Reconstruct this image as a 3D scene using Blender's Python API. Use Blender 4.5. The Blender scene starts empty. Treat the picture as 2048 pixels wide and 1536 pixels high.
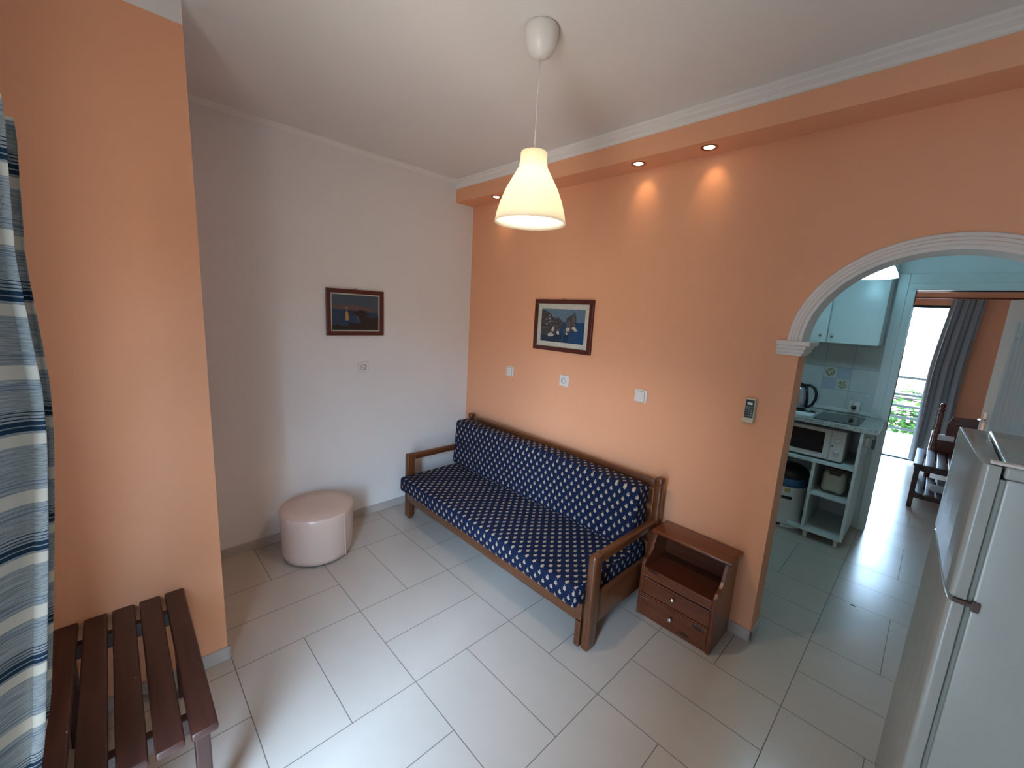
import bpy, bmesh, math, random
from mathutils import Vector, Matrix, Euler
random.seed(7)
PI = math.pi
S = bpy.context.scene
COL = S.collection

# ---------------------------------------------------------------- camera, world, exposure
cd = bpy.data.cameras.new('camera'); cam = bpy.data.objects.new('camera', cd); COL.objects.link(cam)
cam.location = (3.0778, -2.4130, 1.7275)
cam.rotation_euler = (1.39623, -0.056277, 0.805618)
cd.sensor_width = 36.0; cd.lens = 36.0 * 826.1 / 2048; cd.clip_start = 0.02; cd.clip_end = 200
S.camera = cam
S.view_settings.view_transform = 'Standard'; S.view_settings.look = 'None'
S.view_settings.gamma = 1.0; S.view_settings.use_curve_mapping = False
S.view_settings.exposure = 0.0
S.cycles.use_denoising = True
S.cycles.max_bounces = 8; S.cycles.diffuse_bounces = 5; S.cycles.sample_clamp_indirect = 4.0
S.cycles.caustics_reflective = False; S.cycles.caustics_refractive = False
W = bpy.data.worlds.new('sky'); S.world = W; W.use_nodes = True
# open bright sky on the far (+y) side; on the near (-y) side houses and trees fill the view up to about 17 degrees
_n = W.node_tree.nodes; _l = W.node_tree.links
def _m(op, a, b=None):
    x = _n.new('ShaderNodeMath'); x.operation = op; x.use_clamp = op == 'MULTIPLY_ADD'
    for q, v in zip(x.inputs, (a, b)):
        if isinstance(v, bpy.types.NodeSocket): _l.new(v, q)
        elif v is not None: q.default_value = v
    return x.outputs[0]
_tc = _n.new('ShaderNodeTexCoord'); _sx = _n.new('ShaderNodeSeparateXYZ'); _l.new(_tc.outputs['Generated'], _sx.inputs[0])
_near = _m('GREATER_THAN', _m('MULTIPLY', _sx.outputs[1], -1.0), 0.0)
_z = _m('SUBTRACT', _sx.outputs[2], _m('MULTIPLY', _near, .15))
_cr = _n.new('ShaderNodeValToRGB'); _mr = _n.new('ShaderNodeMapRange'); _mr.inputs[1].default_value = -1; _l.new(_z, _mr.inputs[0]); _l.new(_mr.outputs[0], _cr.inputs[0])
_e = _cr.color_ramp.elements; _e.new(.5)
for _q, (_p, _c) in zip(_e, [(0, (.20, .19, .18)), (.47, (.20, .20, .19)), (.53, (.47, .71, 1.0))]): _q.position = _p; _q.color = (*_c, 1)
_l.new(_cr.outputs[0], _n['Background'].inputs[0])
_l.new(_m('ADD', 22.0, _m('MULTIPLY', _near, 29.0)), _n['Background'].inputs[1])

def portal(name, loc, rot, sx, sy):
    l = bpy.data.lights.new(name, 'AREA'); l.shape = 'RECTANGLE'; l.size = sx; l.size_y = sy
    l.cycles.is_portal = True
    o = bpy.data.objects.new(name, l); COL.objects.link(o); o.location = loc; o.rotation_euler = rot
portal('window_portal', (2.49, -3.0, 1.09), (PI/2, 0, 0), .84, 2.2)       # balcony door behind the camera
portal('door_portal', (3.4, 5.62, 1.05), (-PI/2, 0, 0), 1.5, 2.2)           # balcony door of the next room

# ---------------------------------------------------------------- node helpers
class N:
    def __init__(s, name):
        s.m = bpy.data.materials.new(name); s.m.use_nodes = True
        s.t = s.m.node_tree; s.b = s.t.nodes['Principled BSDF']; s.out = s.t.nodes['Material Output']
    def n(s, typ, **k):
        x = s.t.nodes.new(typ)
        for a, v in k.items():
            if a.startswith('i_'):
                key = a[2:]; key = int(key) if key.isdigit() else key.replace('_', ' ')
                s.put(x.inputs[key], v)
            else: setattr(x, a, v)
        return x
    def put(s, inp, v):
        if isinstance(v, bpy.types.NodeSocket): s.t.links.new(v, inp)
        else: inp.default_value = v
    def M(s, op, a, b=None, c=None):
        x = s.n('ShaderNodeMath', operation=op); s.put(x.inputs[0], a)
        if b is not None: s.put(x.inputs[1], b)
        if c is not None: s.put(x.inputs[2], c)
        return x.outputs[0]
    def mix(s, f, a, b):
        x = s.n('ShaderNodeMix', data_type='RGBA'); s.put(x.inputs[0], f)
        s.put(x.inputs[6], a if not isinstance(a, tuple) else (*a, 1)); s.put(x.inputs[7], b if not isinstance(b, tuple) else (*b, 1))
        return x.outputs[2]
    def noise(s, vec, scale, detail=3, rough=.5):
        x = s.n('ShaderNodeTexNoise', i_Scale=scale, i_Detail=detail, i_Roughness=rough)
        if vec is not None: s.t.links.new(vec, x.inputs['Vector'])
        return x.outputs['Fac']
    def coord(s, kind='Object'): return s.n('ShaderNodeTexCoord').outputs[kind]
    def sep(s, v):
        x = s.n('ShaderNodeSeparateXYZ'); s.t.links.new(v, x.inputs[0]); return x.outputs
    def scalev(s, v, sc):
        x = s.n('ShaderNodeMapping'); s.t.links.new(v, x.inputs[0]); x.inputs['Scale'].default_value = sc; return x.outputs[0]
    def ramp(s, f, stops):
        x = s.n('ShaderNodeValToRGB'); s.put(x.inputs[0], f); e = x.color_ramp.elements
        while len(e) < len(stops): e.new(.5)
        for q, (p, c) in zip(e, stops): q.position = p; q.color = (*c, 1)
        return x.outputs[0]
    def col(s, v): s.put(s.b.inputs['Base Color'], (*v, 1) if isinstance(v, tuple) else v); return s
    def rough(s, v): s.put(s.b.inputs['Roughness'], v); return s
    def spec(s, v): s.put(s.b.inputs['Specular IOR Level'], v); return s
    def metal(s, v): s.put(s.b.inputs['Metallic'], v); return s
    def bump(s, h, st, d=.01):
        x = s.n('ShaderNodeBump', i_Strength=st, i_Distance=d); s.t.links.new(h, x.inputs['Height'])
        s.t.links.new(x.outputs[0], s.b.inputs['Normal']); return s

def plain(name, c, r=.5, var=.06, sc=30, bump=0., metal=0., spec=.5):
    k = N(name); v = k.coord(); f = k.noise(v, sc)
    k.col(k.mix(f, tuple(x*(1-var) for x in c), tuple(min(1, x*(1+var)) for x in c))).rough(r).metal(metal).spec(spec)
    if bump: k.bump(k.noise(v, sc*6), bump, .002)
    return k.m
def wood(name, c1, c2, axis=0, r=.35, sc=1.0, knots=False, coat=.0, worn=False):
    k = N(name); v = k.coord(); s_ = [14*sc]*3; s_[axis] = 1.2*sc
    vv = k.scalev(v, s_); f = k.noise(vv, 2.2, 6, .62)
    c = k.ramp(f, [(.3, c1), (.7, c2)])
    if knots:
        vo = k.n('ShaderNodeTexVoronoi', i_Scale=7.0); s2 = [1.6]*3; s2[axis] = .7
        k.t.links.new(k.scalev(v, s2), vo.inputs['Vector'])
        c = k.mix(k.M('LESS_THAN', vo.outputs['Distance'], .17), c, tuple(x*.35 for x in c1))
    if worn:
        w = k.noise(k.scalev(v, [30, 30, 30]), 2.2, 5, .7)
        c = k.mix(k.M('GREATER_THAN', w, .70), c, (.45, .32, .24))
    k.col(c).rough(r).bump(f, .12, .002); k.b.inputs['Coat Weight'].default_value = coat
    return k.m
def emit(name, c, e):
    k = N(name); k.col((*c,)); k.b.inputs['Emission Color'].default_value = (*c, 1); k.b.inputs['Emission Strength'].default_value = e
    return k.m

# ---------------------------------------------------------------- materials
M = {}
def wallmat(name, c):
    k = N(name); v = k.coord(); f = k.noise(v, 3.0, 4)
    k.col(k.mix(f, tuple(x*.96 for x in c), tuple(x*1.04 for x in c))).rough(.75).spec(.25).bump(k.noise(v, 90, 4, .6), .10, .004)
    return k.m
M['orange'] = wallmat('peach_paint', (.74, .36, .205))
M['white'] = wallmat('white_paint', (.74, .72, .70))
M['ceil'] = wallmat('ceiling_paint', (.74, .72, .69))
M['kwall'] = wallmat('kitchen_white_paint', (.72, .77, .77))
M['plaster'] = plain('white_plaster', (.74, .70, .66), .6, .03, 20, .05)
M['skirt'] = plain('skirting_tile', (.44, .40, .37), .35, .05, 12)
# floor: 30 x 60 cm tiles laid in a basket weave
k = N('floor_tiles'); v = k.coord(); X, Y, Z = k.sep(v)
u = k.M('DIVIDE', k.M('SUBTRACT', X, 1.637), .6); w = k.M('DIVIDE', k.M('SUBTRACT', Y, -1.5185), .6)
fu, fw = k.M('FLOOR', u), k.M('FLOOR', w)
par = k.M('FLOORED_MODULO', k.M('ADD', fu, fw), 2.0)
lu, lw = k.M('SUBTRACT', u, fu), k.M('SUBTRACT', w, fw)
def edge(a, p): return k.M('LESS_THAN', k.M('PINGPONG', a, p), .0032)
eb = k.M('MAXIMUM', edge(lu, .5), edge(lw, .5))          # pingpong: 0 at block borders
mid_w = k.M('LESS_THAN', k.M('ABSOLUTE', k.M('SUBTRACT', lw, .5)), .0032)
mid_u = k.M('LESS_THAN', k.M('ABSOLUTE', k.M('SUBTRACT', lu, .5)), .0032)
eb = k.M('MAXIMUM', k.M('LESS_THAN', k.M('SUBTRACT', .5, k.M('ABSOLUTE', k.M('SUBTRACT', lu, .5))), .0032),
                    k.M('LESS_THAN', k.M('SUBTRACT', .5, k.M('ABSOLUTE', k.M('SUBTRACT', lw, .5))), .0032))
inner = k.M('ADD', k.M('MULTIPLY', mid_u, par), k.M('MULTIPLY', mid_w, k.M('SUBTRACT', 1.0, par)))
gr = k.M('MAXIMUM', eb, inner)
half = k.M('ADD', k.M('MULTIPLY', k.M('GREATER_THAN', lu, .5), par), k.M('MULTIPLY', k.M('GREATER_THAN', lw, .5), k.M('SUBTRACT', 1.0, par)))
cx = k.n('ShaderNodeCombineXYZ'); k.put(cx.inputs[0], fu); k.put(cx.inputs[1], fw); k.put(cx.inputs[2], half)
wn = k.n('ShaderNodeTexWhiteNoise'); k.t.links.new(cx.outputs[0], wn.inputs['Vector'])
cl = k.noise(k.scalev(v, (1.2, 2.2, 1)), 2.0, 5, .6)
base = k.mix(cl, (.43, .375, .325), (.485, .43, .375))
base = k.mix(k.M('MULTIPLY', wn.outputs[0], .18), base, (.40, .345, .30))
k.col(k.mix(gr, base, (.13, .115, .10)))
k.rough(k.M('ADD', k.M('MULTIPLY', cl, .12), k.M('ADD', k.M('MULTIPLY', gr, .4), .17))).spec(.5)
k.bump(k.M('SUBTRACT', k.M('MULTIPLY', k.noise(v, 60, 3), .05), gr), .25, .002); M['floor'] = k.m
# backsplash: 20 cm tiles
k = N('splash_tiles'); v = k.coord(); X, Y, Z = k.sep(v)
u = k.M('DIVIDE', k.M('SUBTRACT', X, 2.375), .2); w = k.M('DIVIDE', k.M('SUBTRACT', Z, 1.0), .2)
def dd(a): return k.M('SUBTRACT', .5, k.M('ABSOLUTE', k.M('SUBTRACT', k.M('FRACT', a), .5)))
g = k.M('LESS_THAN', k.M('MINIMUM', dd(u), dd(w)), .012)
inb = k.M('MULTIPLY', k.M('COMPARE', k.M('FLOOR', u), 0., .1), k.M('COMPARE', k.M('FLOOR', w), 1., .1))
u2, w2 = k.M('MULTIPLY', u, 2.), k.M('MULTIPLY', w, 2.)
g2 = k.M('MULTIPLY', inb, k.M('LESS_THAN', k.M('MINIMUM', dd(u2), dd(w2)), .035))
par = k.M('FLOORED_MODULO', k.M('ADD', k.M('FLOOR', u2), k.M('FLOOR', w2)), 2.0)
r2 = k.M('ADD', k.M('POWER', k.M('SUBTRACT', k.M('FRACT', u2), .5), 2.), k.M('POWER', k.M('SUBTRACT', k.M('FRACT', w2), .5), 2.))
fruit = k.M('MULTIPLY', k.M('LESS_THAN', r2, .12), k.M('GREATER_THAN', k.noise(v, 75, 3), .46))
cl = k.noise(v, 14, 4)
c = k.mix(cl, (.50, .55, .55), (.62, .66, .65))
dec = k.mix(par, (.40, .46, .54), k.mix(fruit, (.56, .58, .56), k.mix(k.noise(v, 60, 2), (.10, .12, .07), (.50, .44, .16))))
c = k.mix(inb, c, dec)
gg = k.M('MAXIMUM', g, g2)
k.col(k.mix(gg, c, (.36, .40, .40))).rough(k.M('ADD', .12, k.M('MULTIPLY', gg, .5))).bump(k.M('SUBTRACT', k.M('MULTIPLY', cl, .6), gg), .35, .004); M['splash'] = k.m
# navy fabric with small cream roses
k = N('navy_rose_fabric'); uv = k.coord('UV'); U, V, _ = k.sep(uv)
PU, PV = .058, .036
row = k.M('FLOOR', k.M('DIVIDE', V, PV))
uu = k.M('ADD', k.M('DIVIDE', U, PU), k.M('MULTIPLY', k.M('FLOORED_MODULO', row, 2.), .5))
lx = k.M('MULTIPLY', k.M('SUBTRACT', k.M('FRACT', uu), .5), PU)
ly = k.M('MULTIPLY', k.M('SUBTRACT', k.M('FRACT', k.M('DIVIDE', V, PV)), .5), PV)
rr = k.M('SQRT', k.M('ADD', k.M('POWER', lx, 2.), k.M('POWER', k.M('ADD', ly, .003), 2.)))
th = k.M('ARCTAN2', k.M('ADD', ly, .003), lx)
ros = k.M('LESS_THAN', rr, k.M('ADD', .0095, k.M('MULTIPLY', k.M('COSINE', k.M('MULTIPLY', th, 5.)), .0018)))
ly2 = k.M('SUBTRACT', ly, .010); th2 = k.M('ARCTAN2', ly2, lx)
r3 = k.M('SQRT', k.M('ADD', k.M('POWER', lx, 2.), k.M('POWER', ly2, 2.)))
leaf = k.M('LESS_THAN', r3, k.M('ADD', .0032, k.M('MULTIPLY', k.M('COSINE', k.M('MULTIPLY', th2, 3.)), .0035)))
pet = k.M('GREATER_THAN', k.noise(uv, 260, 1), .54)
rc = k.mix(pet, (.42, .34, .24), (.26, .17, .11))
navy = k.mix(k.noise(uv, 500, 2), (.0022, .0055, .022), (.004, .011, .044))
c = k.mix(ros, k.mix(leaf, navy, (.30, .29, .23)), rc)
k.col(c).rough(.85).spec(.2).bump(k.noise(uv, 700, 2), .1, .001); M['rose'] = k.m
# striped curtain cloth
k = N('striped_curtain_cloth'); uv = k.coord('UV'); U, V, _ = k.sep(uv)
t = k.M('FRACT', k.M('DIVIDE', V, .238))
def band(a, b): return k.M('MULTIPLY', k.M('GREATER_THAN', t, a), k.M('LESS_THAN', t, b))
thr = k.noise(k.scalev(uv, (4, 260, 1)), 2.0, 4, .7)
c = k.mix(k.ramp(thr, [(.35, (0, 0, 0)), (.65, (1, 1, 1))]), (.09, .115, .13), (.33, .36, .36))
cream, navy = (.46, .44, .38), (.010, .026, .050)
c = k.mix(band(.03, .12), c, cream); c = k.mix(band(.14, .175), c, navy); c = k.mix(band(.185, .22), c, navy)
for a in (.235, .262, .289): c = k.mix(band(a, a+.008), c, navy)
c = k.mix(band(.225, .30), c, k.mix(band(.225, .30), cream, cream)) if False else c
c = k.mix(band(.55, .66), c, cream)
for a in (.70, .73, .47, .50): c = k.mix(band(a, a+.008), c, (.10, .14, .2))
k.col(c).rough(.9).spec(.1)
tr = k.n('ShaderNodeBsdfTranslucent'); k.t.links.new(c, tr.inputs[0]); mx = k.n('ShaderNodeMixShader'); mx.inputs[0].default_value = .14
k.t.links.new(k.b.outputs[0], mx.inputs[1]); k.t.links.new(tr.outputs[0], mx.inputs[2]); k.t.links.new(mx.outputs[0], k.out.inputs[0]); M['stripe'] = k.m
M['grey_cloth'] = plain('grey_curtain_cloth', (.25, .29, .31), .9, .1, 40, .1, spec=.1)
k = N('sheer_curtain_cloth'); k.col((.80, .86, .88)).rough(.9)
tr = k.n('ShaderNodeBsdfTranslucent'); tr.inputs[0].default_value = (.8, .88, .9, 1); mx = k.n('ShaderNodeMixShader'); mx.inputs[0].default_value = .5
k.t.links.new(k.b.outputs[0], mx.inputs[1]); k.t.links.new(tr.outputs[0], mx.inputs[2]); k.t.links.new(mx.outputs[0], k.out.inputs[0]); M['sheer'] = k.m
for ax, nm in enumerate('xyz'):
    M['sofa_'+nm] = wood('varnished_wood_'+nm, (.070, .020, .006), (.130, .042, .013), ax, .32, 1.4, coat=.25)
    M['pine_'+nm] = wood('stained_pine_'+nm, (.085, .020, .007), (.160, .042, .014), ax, .30, 1.0, knots=True, coat=.35)
    M['bench_'+nm] = wood('dark_bench_wood_'+nm, (.018, .005, .0035), (.046, .012, .008), ax, .42, 1.2, coat=.1, worn=True)
    M['bed_'+nm] = wood('dark_bed_wood_'+nm, (.055, .014, .009), (.11, .032, .02), ax, .25, 1.2, coat=.5)
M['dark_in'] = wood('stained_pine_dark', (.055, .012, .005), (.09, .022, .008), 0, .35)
M['leather'] = plain('beige_leatherette', (.58, .44, .37), .28, .04, 12, .05)
M['frame'] = plain('mahogany_frame', (.075, .014, .010), .3, .15, 40)
M['plastic'] = plain('white_plastic', (.70, .67, .63), .3, .02, 10)
M['ivory'] = plain('ivory_plastic', (.55, .50, .38), .35, .03, 10)
M['black'] = plain('black_plastic', (.012, .012, .014), .3, .1, 20)
M['dkgreen'] = plain('dark_green_panel', (.02, .045, .04), .2, .1, 20)
M['chrome'] = plain('chrome', (.75, .75, .74), .15, .02, 10, metal=1)
M['steel'] = plain('brushed_steel', (.50, .50, .52), .25, .05, 60, metal=1)
M['copper'] = plain('bronze_ring', (.30, .10, .04), .3, .1, 20, metal=.8)
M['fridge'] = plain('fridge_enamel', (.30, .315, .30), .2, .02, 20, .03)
M['gasket'] = plain('grey_gasket', (.22, .24, .22), .6, .05, 30)
M['hinge'] = plain('dark_hinge', (.06, .035, .03), .4, .1, 30)
M['cabinet'] = plain('white_lacquer', (.66, .72, .71), .25, .03, 8)
k = N('speckled_worktop'); v = k.coord(); f = k.noise(v, 160, 2); g = k.noise(v, 35, 3)
k.col(k.ramp(f, [(.35, (.16, .16, .15)), (.5, (.42, .43, .41)), (.7, (.55, .56, .53))])).rough(.22); M['granite'] = k.m
M['glass_black'] = plain('black_ceramic_glass', (.010, .012, .014), .07, .05, 10)
M['mwdoor'] = plain('dark_glass_door', (.010, .010, .014), .12, .05, 10)
M['cooker'] = plain('cream_plastic', (.50, .52, .44), .35, .03, 10)
M['blue'] = plain('blue_bag', (.03, .11, .24), .35, .2, 30, .2)
M['paper'] = plain('white_paper', (.74, .76, .78), .6, .03, 20)
M['rod'] = plain('brown_rod', (.16, .045, .025), .3, .1, 20)
M['rail'] = plain('dark_green_metal', (.002, .006, .005), .5, .1, 20)
k = N('stone_paving'); v = k.coord(); vo = k.n('ShaderNodeTexVoronoi', feature='DISTANCE_TO_EDGE', i_Scale=3.2); k.t.links.new(v, vo.inputs['Vector'])
k.col(k.mix(k.M('LESS_THAN', vo.outputs['Distance'], .03), (.66, .68, .68), (.42, .44, .44))).rough(.6); M['stone'] = k.m
k = N('ivy_leaves'); v = k.coord(); f = k.noise(v, 9, 3); k.col(k.ramp(f, [(.35, (.008, .05, .015)), (.6, (.06, .16, .02)), (.8, (.16, .26, .05))])).rough(.45)
tr = k.n('ShaderNodeBsdfTranslucent'); tr.inputs[0].default_value = (.12, .30, .04, 1); mx = k.n('ShaderNodeMixShader'); mx.inputs[0].default_value = .3
k.t.links.new(k.b.outputs[0], mx.inputs[1]); k.t.links.new(tr.outputs[0], mx.inputs[2]); k.t.links.new(mx.outputs[0], k.out.inputs[0]); M['leaf'] = k.m
M['branch'] = plain('dark_branch', (.03, .022, .02), .8, .2, 30)
k = N('clear_glass'); k.col((.9, .95, .95)).rough(.03)
tr = k.n('ShaderNodeBsdfTransparent'); mx = k.n('ShaderNodeMixShader'); mx.inputs[0].default_value = .88
k.t.links.new(k.b.outputs[0], mx.inputs[1]); k.t.links.new(tr.outputs[0], mx.inputs[2]); k.t.links.new(mx.outputs[0], k.out.inputs[0]); M['glass'] = k.m
M['bulb'] = emit('warm_lamp', (1, .90, .74), 14)
for nm, c1, c2, q in (('shade', (.86, .83, .76), (.95, .91, .80, 1), .72), ('shade2', (.85, .87, .87), (.95, .97, .97, 1), .5)):
    k = N('lit_opal_'+nm); k.col(c1).rough(.4)
    tr = k.n('ShaderNodeBsdfTranslucent'); tr.inputs[0].default_value = c2; mx = k.n('ShaderNodeMixShader'); mx.inputs[0].default_value = q
    if nm == 'shade2': k.b.inputs['Emission Color'].default_value = (.34, .77, 1, 1); k.b.inputs['Emission Strength'].default_value = 15
    k.t.links.new(k.b.outputs[0], mx.inputs[1]); k.t.links.new(tr.outputs[0], mx.inputs[2]); k.t.links.new(mx.outputs[0], k.out.inputs[0]); M[nm] = k.m
M['spot_lens'] = emit('downlight_lens', (1, .86, .66), 12)
for nm, c, r in [('sky1', (.05, .075, .10), .3), ('dusk', (.12, .07, .06), .3), ('sea1', (.018, .04, .085), .3), ('sun1', (.75, .40, .25), .3), ('glow', (.40, .20, .07), .3), ('shadow', (.018, .013, .012), .3),
                 ('mist', (.12, .12, .12), .3), ('sky2', (.10, .16, .22), .3), ('sea2', (.008, .05, .13), .3), ('sea3', (.012, .025, .055), .3), ('rockd', (.03, .03, .04), .3), ('rockm', (.10, .09, .09), .3), ('rockl', (.42, .39, .36), .3), ('mount', (.50, .49, .42), .5)]:
    M[nm] = plain('print_'+nm, c, r, .25, 60)

for nm, st in (('rockd', [(.40, (.012, .012, .02)), (.55, (.06, .055, .06)), (.66, (.26, .24, .22))]), ('rockm', [(.35, (.03, .028, .03)), (.6, (.14, .125, .12)), (.7, (.34, .31, .28))]), ('shadow', [(.3, (.010, .008, .008)), (.8, (.035, .026, .020))])):
    k = N('print_texture_'+nm); v = k.coord(); k.col(k.ramp(k.noise(k.scalev(v, (1, 1, 1.6)), 85, 4, .65), st)).rough(.3); M[nm] = k.m
# ---------------------------------------------------------------- mesh builder
class B:
    def __init__(s): s.bm = bmesh.new(); s.mi = 0
    def _merge(s, t, M4=None):
        if M4 is not None: t.transform(M4)
        me = bpy.data.meshes.new('t'); t.to_mesh(me); t.free()
        n = len(s.bm.faces); s.bm.from_mesh(me); bpy.data.meshes.remove(me); s.bm.faces.ensure_lookup_table()
        for f in s.bm.faces[n:]: f.material_index = s.mi
        return s
    def box(s, a, b, bev=0., seg=2, rot=None, T=None):
        t = bmesh.new(); bmesh.ops.create_cube(t, size=1)
        a, b = Vector(a), Vector(b); c = (a+b)/2; d = b-a
        bmesh.ops.scale(t, vec=(abs(d.x), abs(d.y), abs(d.z)), verts=t.verts)
        if bev: bmesh.ops.bevel(t, geom=list(t.edges), offset=bev, segments=seg, profile=.5, affect='EDGES')
        m = Matrix.Translation(c)
        if rot: m = m @ Euler(rot).to_matrix().to_4x4()
        return s._merge(t, (T @ m) if T else m)
    def lathe(s, prof, c=(0, 0, 0), seg=32, axis='z', T=None):
        t = bmesh.new(); rings = []
        for r, z in prof:
            if r < 1e-6: rings.append([t.verts.new((0, 0, z))])
            else: rings.append([t.verts.new((r*math.cos(2*PI*i/seg), r*math.sin(2*PI*i/seg), z)) for i in range(seg)])
        for A, C in zip(rings, rings[1:]):
            for i in range(seg):
                j = (i+1) % seg
                if len(A) == 1 and len(C) == 1: continue
                if len(A) == 1: t.faces.new((A[0], C[j], C[i]))
                elif len(C) == 1: t.faces.new((A[i], A[j], C[0]))
                else: t.faces.new((A[i], A[j], C[j], C[i]))
        for f in t.faces: f.smooth = True
        bmesh.ops.recalc_face_normals(t, faces=t.faces)
        R = {'z': Matrix.Identity(4), 'x': Matrix.Rotation(PI/2, 4, 'Y'), 'y': Matrix.Rotation(-PI/2, 4, 'X')}[axis]
        m = Matrix.Translation(c) @ R
        return s._merge(t, (T @ m) if T else m)
    def cyl(s, c, r, h, axis='z', seg=24, bev=0.):
        p = [(0, 0), (r-bev, 0), (r, bev), (r, h-bev), (r-bev, h), (0, h)] if bev else [(0, 0), (r, 0), (r, h), (0, h)]
        return s.lathe(p, c, seg, axis)
    def tube(s, pts, r, seg=8):
        t = bmesh.new(); pts = [Vector(p) for p in pts]; rings = []; up = Vector((.13, .2, .97)).normalized()
        for i, p in enumerate(pts):
            d = (pts[min(i+1, len(pts)-1)]-pts[max(i-1, 0)]).normalized()
            a = d.cross(up); a = a.normalized() if a.length > .05 else d.cross(Vector((1, 0, 0))).normalized(); b = d.cross(a)
            rr = r[i] if isinstance(r, (list, tuple)) else r
            rings.append([t.verts.new(p+rr*(math.cos(2*PI*q/seg)*a+math.sin(2*PI*q/seg)*b)) for q in range(seg)])
        for A, C in zip(rings, rings[1:]):
            for i in range(seg): t.faces.new((A[i], A[(i+1) % seg], C[(i+1) % seg], C[i]))
        t.faces.new(rings[0][::-1]); t.faces.new(rings[-1])
        for f in t.faces: f.smooth = True
        bmesh.ops.recalc_face_normals(t, faces=t.faces)
        return s._merge(t)
    def prism(s, poly, ax, a, b, bev=0.):
        """poly: 2-D outline in the plane across axis ax ('x': (y,z), 'y': (x,z), 'z': (x,y)), extruded from a to b"""
        t = bmesh.new()
        def P(p, q): return {'x': (q, p[0], p[1]), 'y': (p[0], q, p[1]), 'z': (p[0], p[1], q)}[ax]
        A = [t.verts.new(P(p, a)) for p in poly]; C = [t.verts.new(P(p, b)) for p in poly]
        n = len(poly); f1 = t.faces.new(A); f2 = t.faces.new(C[::-1])
        for i in range(n): t.faces.new((A[i], C[i], C[(i+1) % n], A[(i+1) % n]))
        bmesh.ops.recalc_face_normals(t, faces=t.faces)
        if bev:
            bmesh.ops.bevel(t, geom=list(t.edges), offset=bev, segments=2, profile=.5, affect='EDGES')
        return s._merge(t)
    def grid(s, fn, nu, nv, closed=False, smooth=True, th=0.):
        t = bmesh.new(); uvl = t.loops.layers.uv.new('UVMap')
        V = [[t.verts.new(fn(i/nu, j/nv)[:3]) for j in range(nv+1)] for i in range(nu+1)]
        for i in range(nu):
            for j in range(nv):
                f = t.faces.new((V[i][j], V[i+1][j], V[i+1][j+1], V[i][j+1])); f.smooth = smooth
                for l, (a, b) in zip(f.loops, ((i, j), (i+1, j), (i+1, j+1), (i, j+1))):
                    q = fn(a/nu, b/nv); l[uvl].uv = q[3:5] if len(q) >= 5 else (a/nu, b/nv)
        return s._merge(t)
    def uvbox(s):
        s.bm.normal_update(); l = s.bm.loops.layers.uv.verify()
        for f in s.bm.faces:
            n = f.normal; a = max(range(3), key=lambda i: abs(n[i]))
            for lp in f.loops:
                c = lp.vert.co; lp[l].uv = {0: (c.y, c.z), 1: (c.x, c.z), 2: (c.x, c.y+.4)}[a]
        return s
    def smooth(s, ang=35):
        for f in s.bm.faces: f.smooth = True
        return s
def obj(name, b, mats, parent=None, loc=(0, 0, 0), label=None, smooth=False):
    me = bpy.data.meshes.new(name)
    b.bm.to_mesh(me); b.bm.free()
    for m in (mats if isinstance(mats, (list, tuple)) else [mats]): me.materials.append(M[m] if isinstance(m, str) else m)
    o = bpy.data.objects.new(name, me); COL.objects.link(o); o.location = loc
    if parent: o.parent = parent
    if label: o['label'] = label
    if smooth:
        for p in me.polygons: p.use_smooth = True
        me.set_sharp_from_angle(angle=math.radians(40))
    return o
def tag(o, label, cat, group=None, kind=None):
    o['label'] = label; o['category'] = cat
    if group: o['group'] = group
    if kind: o['kind'] = kind
    return o
def thing(name, label, cat, loc=(0, 0, 0), rz=0, group=None):
    o = bpy.data.objects.new(name, None); COL.objects.link(o); o.location = loc; o.rotation_euler = (0, 0, rz); o.empty_display_size = .05
    return tag(o, label, cat, group)
def struct(name, b, m, label=None, parent=None):
    o = obj(name, b, m, parent)
    if parent is None: o['kind'] = 'structure'
    if label: o['label'] = label
    return o
def copy_thing(src, loc, label, rz=None):
    r = src.copy(); COL.objects.link(r); r.location = loc; r['label'] = label
    if rz is not None: r.rotation_euler = (0, 0, rz)
    for c in src.children:
        d = c.copy(); COL.objects.link(d); d.parent = r
        for g in c.children:
            e = g.copy(); COL.objects.link(e); e.parent = d
    return r

# ================================================================= room shell
H = 2.79; WX = 3.86
struct('floor', B().box((-.15, -2.9, -.08), (4.9, 5.42, 0)), 'floor', 'pale greige rectangular floor tiles laid in a basket weave pattern')
struct('ceiling', B().box((-.15, -2.9, H), (4.9, 5.6, H+.12)), 'ceil', 'plain off-white plaster ceiling')
struct('wall_left', B().box((-.15, -2.13, 0), (0, 0, H)), 'white', 'white painted alcove wall on the left')
b = B().box((-.15, -2.78, 0), (.936, -2.13, 2.703)); struct('wall_pillar', b, 'orange', 'peach painted wall pier projecting at the far left')
struct('trim_1', B().box((-.15, -2.78, 2.703), (.9365, -2.1297, H)), 'white', 'white painted band above the peach wall pier')
# arch wall
AX0, AX1, SZ, RX, RZ = 2.605, 3.505, 1.66, .45, .405
cxm = (AX0+AX1)/2
arc = [(cxm-RX*math.cos(PI*i/40), SZ+RZ*math.sin(PI*i/40)) for i in range(41)]
poly = [(0, 0), (AX0, 0), (AX0, SZ)] + arc[1:-1] + [(AX1, SZ), (AX1, 0), (WX, 0), (WX, H), (0, H)]
struct('wall_back', B().prism(poly, 'y', 0, .15), 'orange', 'peach painted wall with the arched opening to the kitchen')
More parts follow.
